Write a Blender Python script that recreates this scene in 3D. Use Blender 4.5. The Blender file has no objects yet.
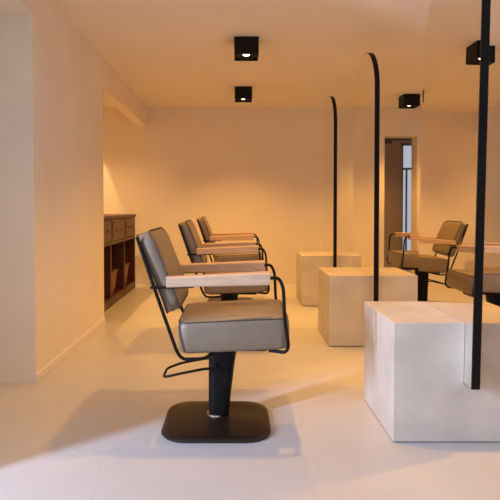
import bpy, bmesh, math
from mathutils import Vector, Matrix

C = bpy.context.scene.collection
S = bpy.context.scene
PI = math.pi

# ------------------------------------------------------------------ camera
cam_d = bpy.data.cameras.new('camera')
cam_d.sensor_width = 36.0
cam_d.lens = 36.72
cam_d.shift_x = 0.028
cam_d.shift_y = -0.0647
cam_d.clip_start = 0.05
cam = bpy.data.objects.new('camera', cam_d)
cam.location = (0, 0, 1.13)
cam.rotation_euler = (PI / 2 - math.radians(1.2), 0, 0)
C.objects.link(cam)
S.camera = cam

# ------------------------------------------------------------------ world, daylight, exposure
W = bpy.data.worlds.new('daylight')
W.use_nodes = True
S.world = W
bg = W.node_tree.nodes['Background']
bg.inputs[0].default_value = (0.80, 0.84, 1.0, 1)
bg.inputs[1].default_value = 0.6
S.view_settings.view_transform = 'Standard'
S.view_settings.look = 'None'
S.view_settings.gamma = 1.0
S.view_settings.use_curve_mapping = False
S.view_settings.exposure = 0.0
S.cycles.caustics_reflective = True
S.cycles.caustics_refractive = False
S.cycles.max_bounces = 14
S.cycles.diffuse_bounces = 8
S.cycles.sample_clamp_indirect = 6.0


def area(name, loc, direction, sx, sy, power, col):
    l = bpy.data.lights.new(name, 'AREA')
    l.shape = 'RECTANGLE'
    l.size = sx
    l.size_y = sy
    l.energy = power
    l.color = col
    o = bpy.data.objects.new(name, l)
    o.location = loc
    o.rotation_euler = Vector(direction).to_track_quat('-Z', 'Y').to_euler()
    C.objects.link(o)
    return o


# daylight through the narrow shop-front window on the left, and through the open front
area('side_window_daylight', (-3.53, 0.21, 1.55), (0.786, 0.618, -0.22), 0.14, 1.7, 285, (0.50, 0.66, 1.0))
area('shop_front_daylight', (-1.2, -1.4, 1.5), (0.5, 0.86, -0.1), 0.6, 1.6, 3, (0.84, 0.88, 1.0))

WARM = (1.0, 0.495, 0.10)
LAMP_W = 111


# ------------------------------------------------------------------ materials
def mat(name, col, rough=0.5, metal=0.0, noise=0.0, nscale=6.0, bump=0.0, bscale=60.0, spec=0.5,
        stretch=(1, 1, 1), col2=None, coat=0.0):
    m = bpy.data.materials.new(name)
    m.use_nodes = True
    nt = m.node_tree
    b = nt.nodes['Principled BSDF']
    b.inputs['Base Color'].default_value = (*col, 1)
    b.inputs['Roughness'].default_value = rough
    b.inputs['Metallic'].default_value = metal
    b.inputs['Specular IOR Level'].default_value = spec
    b.inputs['Coat Weight'].default_value = coat
    tc = nt.nodes.new('ShaderNodeTexCoord')
    mp = nt.nodes.new('ShaderNodeMapping')
    mp.inputs['Scale'].default_value = stretch
    nt.links.new(tc.outputs['Object'], mp.inputs[0])
    if noise > 0:
        n = nt.nodes.new('ShaderNodeTexNoise')
        n.inputs['Scale'].default_value = nscale
        n.inputs['Detail'].default_value = 5
        nt.links.new(mp.outputs[0], n.inputs['Vector'])
        r = nt.nodes.new('ShaderNodeValToRGB')
        c2 = col2 or tuple(c * (1 - noise) for c in col)
        r.color_ramp.elements[0].position = 0.3
        r.color_ramp.elements[1].position = 0.7
        r.color_ramp.elements[0].color = (*c2, 1)
        r.color_ramp.elements[1].color = (*col, 1)
        nt.links.new(n.outputs['Fac'], r.inputs[0])
        nt.links.new(r.outputs[0], b.inputs['Base Color'])
    if bump > 0:
        n2 = nt.nodes.new('ShaderNodeTexNoise')
        n2.inputs['Scale'].default_value = bscale
        n2.inputs['Detail'].default_value = 3
        nt.links.new(mp.outputs[0], n2.inputs['Vector'])
        bp = nt.nodes.new('ShaderNodeBump')
        bp.inputs['Strength'].default_value = bump
        bp.inputs['Distance'].default_value = 0.004
        nt.links.new(n2.outputs['Fac'], bp.inputs['Height'])
        nt.links.new(bp.outputs[0], b.inputs['Normal'])
    return m


def emit(name, col, st):
    m = bpy.data.materials.new(name)
    m.use_nodes = True
    b = m.node_tree.nodes['Principled BSDF']
    b.inputs['Base Color'].default_value = (*col, 1)
    b.inputs['Emission Color'].default_value = (*col, 1)
    b.inputs['Emission Strength'].default_value = st
    return m


M = dict(
    plaster=mat('plaster', (0.87, 0.78, 0.65), 0.85, noise=0.05, nscale=2.2, bump=0.15, bscale=25, spec=0.2),
    ceiling=mat('ceiling_paint', (0.88, 0.80, 0.69), 0.9, noise=0.03, nscale=1.5, spec=0.2),
    trim=mat('trim_paint', (0.84, 0.78, 0.72), 0.6),
    floor=mat('poured_concrete', (0.62, 0.60, 0.575), 0.34, noise=0.09, nscale=1.6, bump=0.05, bscale=9, spec=0.45),
    stone=mat('cast_stone', (0.70, 0.62, 0.52), 0.6, noise=0.2, nscale=4.5, bump=0.35, bscale=30, spec=0.3),
    shadow=mat('gap_shade_dark', (0.05, 0.045, 0.04), 0.8),  # dark colour stands for the shade in the gap under the plinths
    black=mat('black_steel', (0.008, 0.007, 0.006), 0.5, spec=0.15),
    base=mat('black_base_plate', (0.022, 0.012, 0.008), 0.36, spec=0.35, noise=0.2, nscale=5),
    chrome=mat('chrome', (0.8, 0.8, 0.8), 0.12, metal=1.0),
    mirror=mat('mirror_silver', (0.93, 0.91, 0.88), 0.0, metal=1.0),
    leather=mat('taupe_leather', (0.235, 0.172, 0.112), 0.46, noise=0.12, nscale=14, bump=0.2, bscale=120, spec=0.75),
    piping=mat('dark_piping', (0.07, 0.05, 0.04), 0.6),
    wood=mat('pale_ash_wood', (0.70, 0.47, 0.30), 0.5, noise=0.22, nscale=9, stretch=(1, 14, 14), spec=0.35),
    redwood=mat('dark_red_wood', (0.105, 0.030, 0.012), 0.42, noise=0.45, nscale=5, stretch=(10, 1, 10)),
    redwood2=mat('dark_red_wood_drawer', (0.12, 0.036, 0.015), 0.42, noise=0.45, nscale=5, stretch=(10, 1, 10)),
    brass=mat('aged_brass', (0.42, 0.26, 0.10), 0.35, metal=0.9),
    wicker=mat('wicker', (0.30, 0.15, 0.07), 0.8, noise=0.4, nscale=30, stretch=(1, 1, 4), bump=0.8, bscale=60),
    taupe=mat('taupe_paint', (0.50, 0.42, 0.37), 0.8, noise=0.05, nscale=3),
    doorframe=mat('dark_door_frame', (0.07, 0.06, 0.065), 0.5),
    greyframe=mat('grey_door_bars', (0.28, 0.30, 0.36), 0.45, metal=0.3),
    bulb=emit('lamp_glow', (1.0, 0.82, 0.58), 8.0),
    reflector=mat('lamp_reflector', (0.55, 0.42, 0.3), 0.3, metal=0.8),
)
g = bpy.data.materials.new('clear_glass')
g.use_nodes = True
gnt = g.node_tree
gnt.nodes.remove(gnt.nodes['Principled BSDF'])
_tr = gnt.nodes.new('ShaderNodeBsdfTransparent')
_gl = gnt.nodes.new('ShaderNodeBsdfGlossy')
_gl.inputs['Roughness'].default_value = 0.03
_mx = gnt.nodes.new('ShaderNodeMixShader')
_mx.inputs[0].default_value = 0.06
gnt.links.new(_tr.outputs[0], _mx.inputs[1])
gnt.links.new(_gl.outputs[0], _mx.inputs[2])
gnt.links.new(_mx.outputs[0], gnt.nodes['Material Output'].inputs[0])
M['glass'] = g


# faint hairline marks in the poured floor
def floor_detail():
    nt = M['floor'].node_tree
    b = nt.nodes['Principled BSDF']
    old = b.inputs['Base Color'].links[0].from_socket
    tc = nt.nodes.new('ShaderNodeTexCoord')
    n = nt.nodes.new('ShaderNodeTexNoise')
    n.inputs['Scale'].default_value = 0.75
    n.inputs['Detail'].default_value = 3
    n.inputs['Distortion'].default_value = 0.6
    nt.links.new(tc.outputs['Object'], n.inputs['Vector'])
    mth = nt.nodes.new('ShaderNodeMath')
    mth.operation = 'SUBTRACT'
    mth.inputs[1].default_value = 0.5
    nt.links.new(n.outputs['Fac'], mth.inputs[0])
    ab = nt.nodes.new('ShaderNodeMath')
    ab.operation = 'ABSOLUTE'
    nt.links.new(mth.outputs[0], ab.inputs[0])
    mr = nt.nodes.new('ShaderNodeMapRange')
    mr.inputs['From Min'].default_value = 0.0
    mr.inputs['From Max'].default_value = 0.004
    mr.inputs['To Min'].default_value = 0.94
    mr.inputs['To Max'].default_value = 1.0
    nt.links.new(ab.outputs[0], mr.inputs['Value'])
    mx = nt.nodes.new('ShaderNodeVectorMath')
    mx.operation = 'SCALE'
    nt.links.new(old, mx.inputs[0])
    nt.links.new(mr.outputs[0], mx.inputs['Scale'])
    nt.links.new(mx.outputs[0], b.inputs['Base Color'])


floor_detail()


# ------------------------------------------------------------------ mesh helpers
def link(name, bm, m, parent=None, smooth=False, ang=0.6):
    bmesh.ops.recalc_face_normals(bm, faces=bm.faces[:])
    me = bpy.data.meshes.new(name)
    bm.to_mesh(me)
    bm.free()
    me.materials.append(m)
    if smooth:
        me.polygons.foreach_set('use_smooth', [True] * len(me.polygons))
        me.set_sharp_from_angle(angle=ang)
    o = bpy.data.objects.new(name, me)
    C.objects.link(o)
    if parent:
        o.parent = parent
    return o


def box(bm, x0, x1, y0, y1, z0, z1, bev=0.0, seg=2):
    t = bmesh.new()
    v = [t.verts.new((x, y, z)) for x in (x0, x1) for y in (y0, y1) for z in (z0, z1)]
    for f in ((0, 1, 3, 2), (4, 6, 7, 5), (0, 4, 5, 1), (2, 3, 7, 6), (0, 2, 6, 4), (1, 5, 7, 3)):
        t.faces.new([v[i] for i in f])
    if bev:
        bmesh.ops.bevel(t, geom=t.edges[:], offset=bev, segments=seg, profile=0.5, affect='EDGES')
    merge(bm, t)


def merge(bm, t):
    me = bpy.data.meshes.new('tmp')
    t.to_mesh(me)
    t.free()
    bm.from_mesh(me)
    bpy.data.meshes.remove(me)


def loft(bm, rings, closed_ends=True, loop=False):
    vr = [[bm.verts.new(p) for p in r] for r in rings]
    n = len(rings[0])
    m = len(vr)
    for i in range(m if loop else m - 1):
        a, b = vr[i], vr[(i + 1) % m]
        for j in range(n):
            bm.faces.new((a[j], a[(j + 1) % n], b[(j + 1) % n], b[j]))
    if closed_ends and not loop:
        bm.faces.new(vr[0])
        bm.faces.new(vr[-1][::-1])


def fillet(pts, r, seg=5):
    pts = [Vector(p) for p in pts]
    out = [pts[0]]
    for i in range(1, len(pts) - 1):
        a, b, c = pts[i - 1], pts[i], pts[i + 1]
        d1, d2 = (a - b), (c - b)
        rr = min(r, d1.length * 0.48, d2.length * 0.48)
        p, q = b + d1.normalized() * rr, b + d2.normalized() * rr
        for k in range(seg + 1):
            t = k / seg
            out.append(p * (1 - t) ** 2 + b * 2 * t * (1 - t) + q * t * t)
    out.append(pts[-1])
    return out


def tube(bm, pts, r, n=10, loop=False):
    pts = [Vector(p) for p in pts]
    m = len(pts)
    rings = []
    up = None
    for i in range(m):
        if loop:
            t = (pts[(i + 1) % m] - pts[i - 1]).normalized()
        else:
            t = (pts[min(i + 1, m - 1)] - pts[max(i - 1, 0)]).normalized()
        if up is None:
            up = Vector((0, 0, 1)) if abs(t.z) < 0.9 else Vector((0, 1, 0))
        s = t.cross(up).normalized()
        up = s.cross(t).normalized()
        rings.append([pts[i] + (s * math.cos(2 * PI * k / n) + up * math.sin(2 * PI * k / n)) * r for k in range(n)])
    loft(bm, rings, loop=loop)


def rrect(cx, cy, hx, hy, r, z, n=6):
    out = []
    for (sx, sy, a0) in ((1, 1, 0), (-1, 1, PI / 2), (-1, -1, PI), (1, -1, 1.5 * PI)):
        for k in range(n + 1):
            a = a0 + k / n * PI / 2
            out.append(Vector((cx + sx * (hx - r) + r * math.cos(a), cy + sy * (hy - r) + r * math.sin(a), z)))
    return out


def cyl(bm, c, r0, r1, z0, z1, n=28):
    rings = []
    for z, r in ((z0, r0), (z1, r1)):
        rings.append([Vector((c[0] + r * math.cos(2 * PI * k / n), c[1] + r * math.sin(2 * PI * k / n), z)) for k in range(n)])
    loft(bm, rings)


def thing(name, label, cat, loc=(0, 0, 0), rz=0, group=None):
    o = bpy.data.objects.new(name, None)
    o.empty_display_size = 0.1
    C.objects.link(o)
    o.location = loc
    o.rotation_euler = (0, 0, rz)
    o['label'] = label
    o['category'] = cat
    if group:
        o['group'] = group
    return o


def struct(name, bm, m, label=None, parent=None, smooth=False):
    o = link(name, bm, m, parent, smooth)
    if parent is None:
        o['kind'] = 'structure'
        if label:
            o['label'] = label
    return o


def dup(root, loc, rz, label):
    r = root.copy()
    C.objects.link(r)
    r.location = loc
    r.rotation_euler = (0, 0, rz)
    r['label'] = label
    for ch in list(root.children):
        c = ch.copy()
        C.objects.link(c)
        c.parent = r
        for gch in list(ch.children):
            d = gch.copy()
            C.objects.link(d)
            d.parent = c
    return r


# ------------------------------------------------------------------ structure
CEIL = 2.586
LW = -1.29          # left wall plane
YB = 7.5            # back wall plane
XR = 4.6

bm = bmesh.new(); box(bm, -2.6, XR + .15, -1.8, YB + 2.0, -0.1, 0)
struct('floor', bm, M['floor'], 'pale poured concrete floor, cool near the front and warm under the lamps')
bm = bmesh.new(); box(bm, -2.6, XR + .15, -1.8, YB + 2.0, CEIL, CEIL + 0.1)
struct('ceiling', bm, M['ceiling'], 'smooth plaster ceiling')

bm = bmesh.new()
box(bm, -1.95, -1.35, -1.90, -1.80, 0, CEIL)
box(bm, 0.95, XR, -1.90, -1.80, 0, CEIL)
box(bm, -1.35, 0.95, -1.90, -1.80, 0, 0.15)
box(bm, -1.35, 0.95, -1.90, -1.80, 2.35, CEIL)
struct('wall_front', bm, M['plaster'], 'front wall with the wide shop window behind the viewer')

# left wall: pier, header over the alcove, header over the window bay
bm = bmesh.new()
box(bm, -2.40, LW, 3.26, 4.97, 0, CEIL)
box(bm, LW - .12, LW, 4.97, YB, 2.29, CEIL)
box(bm, -1.80, LW, -1.8, 3.26, 2.35, CEIL)
struct('wall_left', bm, M['plaster'], 'pale plaster wall pier between the window bay and the cabinet alcove')
bm = bmesh.new()
box(bm, -2.40, -2.30, 4.97, YB, 0, CEIL)
struct('wall_alcove', bm, M['plaster'], 'outer wall of the alcove behind the dark cabinet')
bm = bmesh.new()
box(bm, -1.95, -1.80, 1.57, 3.26, 0, CEIL)
box(bm, -1.95, -1.80, -1.8, -0.6, 0, CEIL)
box(bm, -1.95, -1.80, -0.6, 1.57, 0, 0.12)
box(bm, -1.95, -1.80, -0.6, 1.57, 2.35, CEIL)
struct('wall_bay', bm, M['plaster'], 'outer wall of the window bay on the left')
bm = bmesh.new()
box(bm, LW - .0, LW + 0.012, 3.26, 4.97, 0, 0.055, 0.003, 1)
struct('baseboard_left', bm, M['trim'], 'low pale baseboard along the left pier')

# back wall with doorway
DX0, DX1, DH = 2.18, 2.66, 2.17
bm = bmesh.new()
box(bm, -2.40, DX0, YB, YB + .25, 0, CEIL)
box(bm, DX1, XR, YB, YB + .25, 0, CEIL)
box(bm, DX0, DX1, YB, YB + .25, DH, CEIL)
struct('wall_back', bm, M['plaster'], 'warm lit plaster back wall with a narrow doorway')
bm = bmesh.new(); box(bm, XR, XR + .15, -1.8, YB + 2.0, 0, CEIL)
struct('wall_right', bm, M['plaster'], 'plaster wall on the far right')

# vestibule behind the doorway
GX0, GX1, GY = 2.985, 3.80, 9.2
bm = bmesh.new()
box(bm, 1.2, GX0, GY, GY + .1, 0, CEIL)
box(bm, GX1, XR, GY, GY + .1, 0, CEIL)
box(bm, GX0, GX1, GY, GY + .1, 2.27, CEIL)
box(bm, 1.1, 1.2, YB + .25, GY + .1, 0, CEIL)
struct('wall_vestibule', bm, M['taupe'], 'taupe wall seen through the narrow doorway')
bm = bmesh.new()
box(bm, DX0 - 0.005, DX1 + .005, YB + .251, YB + .29, DH - 0.035, DH + 0.04)
struct('trim_1', bm, M['doorframe'], 'dark head bar over the doorway')
bm = bmesh.new()
box(bm, DX0 + 0.0, DX0 + 0.07, YB + .251, YB + .33, DH - 0.20, DH - 0.036, 0.006)
box(bm, DX0 + 0.07, DX0 + 0.19, YB + .27, YB + .30, DH - 0.075, DH - 0.036, 0.004)
o = link('door_closer', bm, M['doorframe'])
o['label'] = 'small dark door closer in the upper left corner of the narrow doorway'
o['category'] = 'door closer'

# glass outer door
bm = bmesh.new()
for x0, x1 in ((GX0, GX0 + .02), (GX1 - .05, GX1)):
    box(bm, x0, x1, GY - .02, GY + .06, 0, 2.27)
box(bm, GX0, GX1, GY - .02, GY + .06, 2.235, 2.27)
box(bm, GX0, GX1, GY - .02, GY + .06, 0, 0.10)
box(bm, GX0, GX1, GY - .02, GY + .06, 1.80, 1.835)
d = struct('door_1', bm, M['greyframe'], 'glazed outer door bright with daylight, seen through the doorway')
bm = bmesh.new(); box(bm, GX0 + .02, GX1 - .05, GY + .015, GY + .021, 0.10, 2.235)
link('pane', bm, M['glass'], d)
bm = bmesh.new()
for x in (GX0 + .07, GX0 + .34, GX0 + .61):
    box(bm, x, x + .03, GY - .01, GY + .01, 0.10, 1.80)
link('glazing_bar', bm, M['greyframe'], d)

# ------------------------------------------------------------------ plinths and mirrors
PB = 0.285         # height of the mirrors' lower edge
STA = (2.70, 4.38, 6.06)
MX = 1.109
PX0, PX1, PD, PH = 0.752, 1.466, 0.280, 0.577
TOPS = ('nearest pale stone plinth, cool grey front, cut off by the right edge',
        'middle pale stone plinth, half hidden by the nearest one',
        'farthest pale stone plinth, smallest, near the back wall')


def make_plinth(label, lean=0.0):
    t = thing('stone_plinth', label, 'plinth', (MX, STA[0], 0), 0, 'stone plinths under the arched mirrors')
    w = (PX1 - PX0) / 2
    s = 0.0222
    prof = [(-w, .005), (w, .005), (w, PH), (s + lean, PH), (s, PB - .001), (-s, PB - .001), (-s + lean, PH), (-w, PH)]
    b = bmesh.new()
    f0 = [b.verts.new((x, -PD, z)) for x, z in prof]
    f1 = [b.verts.new((x, PD, z)) for x, z in prof]
    n = len(prof)
    for i in range(n):
        b.faces.new((f0[i], f0[(i + 1) % n], f1[(i + 1) % n], f1[i]))
    b.faces.new(f0)
    b.faces.new(f1[::-1])
    bmesh.ops.bevel(b, geom=[e for e in b.edges if e.calc_length() > .2 and max(abs(v.co.x) for v in e.verts) > .3],
                    offset=0.004, segments=2, profile=0.5, affect='EDGES')
    link('block', b, M['stone'], t)
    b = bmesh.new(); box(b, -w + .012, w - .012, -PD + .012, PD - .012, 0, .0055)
    link('shadow_gap_foot', b, M['shadow'], t)
    return t


def arch(hw, z0, zt, n=32):
    pts = [(-hw, z0), (hw, z0)]
    zc = zt - hw
    for k in range(n + 1):
        a = PI * k / n
        pts.append((hw * math.cos(a), zc + hw * math.sin(a)))
    return pts


def make_mirror(label):
    t = thing('arched_mirror', label, 'mirror', (MX, STA[0], PB), 0, 'arched double-sided salon mirrors')
    HW, ZT = 0.36, 2.145

    def slab(hw, z0, zt, x0, x1):
        b = bmesh.new()
        P = arch(hw, z0, zt)
        a = [b.verts.new((x0, y, z)) for y, z in P]
        c = [b.verts.new((x1, y, z)) for y, z in P]
        n = len(P)
        for i in range(n):
            b.faces.new((a[i], a[(i + 1) % n], c[(i + 1) % n], c[i]))
        b.faces.new(a)
        b.faces.new(c[::-1])
        return b
    link('frame', slab(HW, 0, ZT, -.019, .019), M['black'], t, True, .5)
    link('glass', slab(HW - .004, .003, ZT - .004, -.0210, -.0191), M['mirror'], t)
    link('glass', slab(HW - .004, .003, ZT - .004, .0191, .0210), M['mirror'], t)
    return t


MT = ('nearest tall arched black-edged mirror, cut off by the top edge of the picture',
      'middle tall arched black-edged mirror standing on the middle plinth',
      'farthest and smallest arched black-edged mirror, near the back wall')
make_plinth(TOPS[0], .0050)
pl = None
mi = make_mirror(MT[0])
LEAN = math.radians(1.0)      # the nearest mirror leans back a touch
for i in (1, 2):
    if pl is None:
        pl = make_plinth(TOPS[i])
        pl.location = (MX, STA[i], 0)
    else:
        dup(pl, (MX, STA[i], 0), 0, TOPS[i])
    dup(mi, (MX, STA[i], PB), 0, MT[i])
mi.rotation_euler = (0, LEAN, 0)
mi.location.z = PB + .0004


# ------------------------------------------------------------------ chairs
def make_chair(label):
    t = thing('styling_chair', label, 'chair', (-.10, STA[0], 0), 0, 'salon styling chairs')
    # base plate: rounded square with a soft dome
    b = bmesh.new()
    rings = []
    for z, k in ((0.0, -.006), (.010, 0.0), (.018, -.006), (.024, -.030), (.029, -.10), (.031, -.17)):
        rings.append(rrect(0, -.042, .275 + k, .248 + k, max(.125 + k * .4, .02), z))
    loft(b, rings)
    link('base', b, M['base'], t, True, .9)
    # tapered column
    b = bmesh.new()
    rings = []
    for z, x1 in ((.030, .062), (.15, .074), (.30, .092), (.40, .108), (.43, .112)):
        x0 = -.045
        rings.append(rrect((x0 + x1) / 2, 0, (x1 - x0) / 2, .052, .040, z))
    loft(b, rings)
    link('column', b, M['black'], t, True, .8)
    b = bmesh.new(); cyl(b, (-.005, -.005), .052, .050, .030, .038)
    c = link('collar', b, M['chrome'], t, True)
    c['label'] = 'thin chrome collar where the column meets the base'
    # under-seat bracket
    b = bmesh.new(); box(b, -.14, .26, -.12, .12, .395, .430, .006)
    link('seat_bracket', b, M['black'], t)
    # seat: thick rounded cushion, tilted up to the front
    tilt = Matrix.Rotation(-math.radians(2.6), 4, 'Y')
    piv = Vector((-.18, 0, .445))

    def T(p):
        return piv + tilt @ (Vector(p) - piv)
    b = bmesh.new()
    cx, hx, hy = (-.178 + .362) / 2, (.362 + .178) / 2, .255
    rings = []
    for z, k in ((.415, -.022), (.420, -.008), (.432, 0), (.50, .004), (.54, .004), (.562, 0), (.572, -.008), (.578, -.024), (.583, -.07), (.585, -.15)):
        rings.append([T(p) for p in rrect(cx, 0, hx + k, hy + k, max(.05 + k * .3, .02), z)])
    loft(b, rings)
    s = link('seat', b, M['leather'], t, True, 1.0)
    b = bmesh.new(); tube(b, [T(p) for p in rrect(cx, 0, hx - .003, hy - .003, .049, .569)], .0032, 8, True)
    link('piping', b, M['piping'], s, True)
    # backrest: padded slab leaning back
    b = bmesh.new()
    p0, p1 = Vector((-.206, 0, .618)), Vector((-.357, 0, 1.003))   # centre line bottom / top
    ax = (p1 - p0).normalized()
    nrm = Vector((ax.z, 0, -ax.x))
    L = (p1 - p0).length
    mid = (p0 + p1) / 2

    def BK(u, v, w):     # u along width, v up the back, w thickness towards the front
        bow = .016 * (u / .25) ** 2 - .012 * (v / (L / 2)) ** 2
        return mid + Vector((0, u, 0)) + ax * v + nrm * (w + bow)
    rings = []
    for w, k in ((-.040, -.05), (-.038, -.016), (-.030, -.003), (0, 0), (.028, -.002), (.040, -.014), (.046, -.05), (.049, -.11)):
        rings.append([BK(p.x, p.y, w) for p in rrect(0, 0, .252 + k, L / 2 + k, max(.065 + k * .5, .015), 0)])
    loft(b, rings)
    bk = link('backrest', b, M['leather'], t, True, 1.0)
    b = bmesh.new()
    tube(b, [BK(p.x, p.y, .033) for p in rrect(0, 0, .251, L / 2 - .001, .064, 0)], .0045, 8, True)
    tube(b, [BK(p.x, p.y, -.032) for p in rrect(0, 0, .251, L / 2 - .001, .064, 0)], .004, 8, True)
    link('piping', b, M['piping'], bk, True)
    for s_ in (-1, 1):
        y = .276 * s_
        b = bmesh.new()
        tube(b, fillet([(-.375, y * .93, .985), (-.284, y, .727), (-.182, y, .435), (-.155, y, .402), (-.05, y, .404), (.02, y * .4, .412)], .035), .0085)
        link('back_frame', b, M['black'], t, True)
        b = bmesh.new()
        tube(b, fillet([(.20, y, .775), (.262, y, .792), (.305, y, .792), (.326, y, .745), (.332, y, .60), (.352, y, .465), (.340, y * .93, .428), (.26, y * .8, .430)], .03), .0085)
        link('front_frame', b, M['black'], t, True)
        # wooden armrest, widening to the front
        b = bmesh.new()
        rings = []
        for x, w, zt, th in ((-.232, .045, .797, .050), (-.08, .052, .803, .052), (.08, .066, .810, .056), (.262, .082, .818, .060)):
            yo = .290 * s_
            yi = yo - w * s_
            e = .006
            yo2, yi2 = yo - e * s_, yi + e * s_
            rings.append([Vector((x, a, z)) for a, z in ((yo, zt - th + e), (yo2, zt - th), (yi2, zt - th), (yi, zt - th + e),
                                                         (yi, zt - e), (yi2, zt), (yo2, zt), (yo, zt - e))])
        loft(b, rings)
        link('armrest', b, M['wood'], t)
        b = bmesh.new()
        tube(b, [(-.305, y, .745), (-.10, y, .751)], .007)
        tube(b, [(-.305, y, .745), (-.262, y * .85, .745)], .007)
        link('arm_bracket', b, M['black'], t, True)
    # pump lever loop behind the column
    b = bmesh.new()
    tube(b, fillet([(.0, -.10, .302), (-.06, -.10, .300), (-.20, -.10, .272), (-.275, -.09, .252), (-.275, .06, .252),
                    (-.20, .075, .276), (-.06, .075, .302), (.0, .075, .304)], .03), .0066)
    tube(b, [(.0, -.10, .302), (.0, .075, .304)], .0066)
    link('pump_lever', b, M['black'], t, True)
    return t


ch = make_chair('nearest taupe leather salon chair, large in the centre, with pale wooden armrests')
dup(ch, (-.085, STA[1], 0), 0, 'taupe salon chair directly behind the nearest one, facing the middle mirror')
dup(ch, (-.065, STA[2], 0), 0, 'farthest taupe salon chair of the left row, near the back wall')
RX = 2.26
dup(ch, (2.235, STA[2], 0), PI, 'salon chair beyond the mirrors before the doorway, facing left')
dup(ch, (RX, STA[1], 0), PI, 'salon chair beyond the nearest mirror, cut off by the right edge')


# ------------------------------------------------------------------ ceiling lamps
def make_lamp(label, loc, group='black cube ceiling downlights'):
    t = thing('ceiling_downlight', label, 'ceiling lamp', loc, 0, group)
    a, h, w = .105, .150, .010
    b = bmesh.new()
    box(b, -a, a, -a, a, -.012, 0)
    box(b, -a, -a + w, -a, a, -h, -.012)
    box(b, a - w, a, -a, a, -h, -.012)
    box(b, -a + w, a - w, -a, -a + w, -h, -.012)
    box(b, -a + w, a - w, a - w, a, -h, -.012)
    link('housing', b, M['black'], t)
    b = bmesh.new()
    n = 28
    rings = []
    for r, z in ((.088, -h + .012), (.05, -h + .030), (.036, -h + .034)):
        rings.append([Vector((r * math.cos(2 * PI * k / n), r * math.sin(2 * PI * k / n), z)) for k in range(n)])
    loft(b, rings, closed_ends=False)
    link('reflector', b, M['black'], t, True)
    b = bmesh.new()
    rings = []
    for r, z in ((.034, -h + .034), (.031, -h + .026), (.021, -h + .018), (.008, -h + .014)):
        rings.append([Vector((r * math.cos(2 * PI * k / n), r * math.sin(2 * PI * k / n), z)) for k in range(n)])
    loft(b, rings)
    link('bulb', b, M['bulb'], t, True)
    return t


def lamp_light(loc, p):
    l = bpy.data.lights.new('downlight_beam', 'SPOT')
    l.energy = p
    l.color = WARM
    l.spot_size = math.radians(118)
    l.spot_blend = 0.8
    l.shadow_soft_size = .034
    o = bpy.data.objects.new('downlight_beam', l)
    o.location = (loc[0], loc[1], loc[2] - .150)
    C.objects.link(o)


LAMPS = [((.09, 4.49, CEIL), 'nearer black cube ceiling lamp of the left row', 1.0),
         ((.09, 6.29, CEIL), 'farther black cube ceiling lamp of the left row, near the back wall', 1.2),
         ((2.235, 4.74, CEIL), 'black cube ceiling lamp beside the nearest mirror bar at the upper right', 1.0),
         ((2.265, 6.70, CEIL), 'small black cube ceiling lamp above the doorway', 1.0),
         ((.09, 2.69, CEIL), 'black cube ceiling lamp above the nearest chair', .7),
         ((2.205, 2.74, CEIL), 'added unseen black cube ceiling lamp behind the nearest mirror', 1.0)]  # last one is an added lamp, out of view, for more light
LAMPS.append(((2.0, 8.45, CEIL), 'added unseen black cube ceiling lamp in the space behind the doorway', .45))  # hidden lamp added to brighten the taupe walls
first = None
for loc, lab, k in LAMPS:
    if first is None:
        first = make_lamp(lab, loc)
    else:
        dup(first, loc, 0, lab)
    lamp_light(loc, LAMP_W * k)

# recessed light in the alcove, plus an added fill light
ALC = (-2.06, 7.28, CEIL)
t = thing('recessed_spotlight', 'small recessed spotlight in the alcove ceiling above the cabinet', 'ceiling lamp', ALC)
b = bmesh.new(); cyl(b, (0, 0), .045, .045, -.006, 0)
link('bezel', b, M['black'], t)
b = bmesh.new(); cyl(b, (0, 0), .030, .030, -.009, -.006)
link('bulb', b, M['bulb'], t)
l = bpy.data.lights.new('alcove_beam', 'SPOT')
l.energy = 120
l.color = (1.0, .62, .27)
l.spot_size = math.radians(37)
l.spot_blend = .3
l.shadow_soft_size = .02
o = bpy.data.objects.new('alcove_beam', l)
o.location = (ALC[0], ALC[1], ALC[2] - .02)
C.objects.link(o)
l = bpy.data.lights.new('alcove_fill_beam', 'SPOT')  # added broad fill to brighten the alcove, its fixture is invented
l.energy = 135
l.color = (1.0, .56, .20)
l.spot_size = math.radians(130)
l.spot_blend = .8
l.shadow_soft_size = .03
o = bpy.data.objects.new('alcove_fill_beam', l)
o.location = (-1.85, 6.2, ALC[2] - .02)
C.objects.link(o)
t2 = dup(t, (-1.85, 6.2, CEIL), 0, 'added recessed fill light in the alcove ceiling over the middle of the cabinet')

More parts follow.
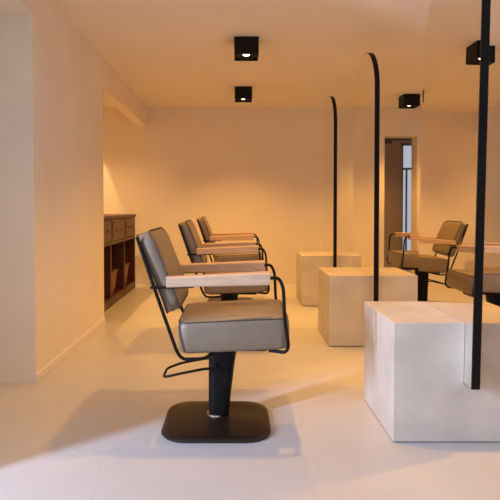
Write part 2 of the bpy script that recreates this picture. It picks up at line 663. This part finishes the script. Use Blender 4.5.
# ------------------------------------------------------------------ cabinet in the alcove
CX, CB, CY0, CY1, CH = -1.41, -1.88, 5.06, 7.12, 1.03
t = thing('sideboard_cabinet', 'dark reddish wooden sideboard in the alcove with drawers above open shelves', 'cabinet', (0, 0, 0))
b = bmesh.new()
box(b, CB, CX + .015, CY0 - .01, CY1 + .01, CH - .035, CH, .004)
ny = 3
wy = (CY1 - CY0) / ny
for i in range(ny + 1):
    y = CY0 + i * wy
    y0 = min(max(y - .02, CY0), CY1 - .04)
    box(b, CB, CX, y0, y0 + .04, 0, CH - .035)
box(b, CB, CX, CY0 + .04, CY1 - .04, .055, .10)
box(b, CB, CX, CY0 + .04, CY1 - .04, .70, .73)
box(b, CB, CB + .015, CY0 + .04, CY1 - .04, .10, .995)
box(b, CX - .03, CX - .005, CY0 + .04, CY1 - .04, 0, .055)
link('body', b, M['redwood'], t)
for i in range(ny):
    ya = CY0 + i * wy + (.045 if i == 0 else .026)
    yb = CY0 + (i + 1) * wy - (.045 if i == ny - 1 else .026)
    b = bmesh.new()
    box(b, CX - .035, CX + .004, ya, yb, .738, .987, .004)
    box(b, CX + .0035, CX + .010, ya + .03, yb - .03, .768, .957, .003)
    dr = link('drawer', b, M['redwood2'], t)
    for f in (.28, .72):
        b = bmesh.new()
        yy = ya + (yb - ya) * f
        n = 14
        rings = []
        for x, r in ((.009, .010), (.020, .009), (.026, .019), (.036, .018), (.040, .008)):
            rings.append([Vector((CX + x, yy + r * math.cos(2 * PI * k / n), .862 + r * math.sin(2 * PI * k / n))) for k in range(n)])
        loft(b, rings)
        link('knob', b, M['brass'], dr, True)
    b = bmesh.new()


def make_basket(loc, label):
    t = thing('wicker_basket', label, 'basket', loc, 0, 'wicker baskets in the sideboard')
    b = bmesh.new()
    rings = []
    for z, k in ((0, -.03), (.01, -.02), (.10, -.006), (.24, .008), (.255, .010), (.255, -.008), (.10, -.024), (.02, -.036)):
        rings.append(rrect(0, 0, .16 + k, .20 + k, .05, z))
    loft(b, rings)
    link('body', b, M['wicker'], t, True)
    b = bmesh.new()
    tube(b, rrect(0, 0, .169, .209, .055, .252), .012, 8, True)
    link('rim', b, M['wicker'], t, True)
    return t


BL = ('wicker basket on the bottom shelf at the near end of the sideboard',
      'wicker basket on the bottom shelf in the middle of the sideboard',
      'wicker basket on the bottom shelf at the far end of the sideboard')
bk = make_basket((-1.63, CY0 + wy * .5, .101), BL[0])
for i in (1, 2):
    dup(bk, (-1.63, CY0 + wy * (i + .5), .101), 0, BL[i])
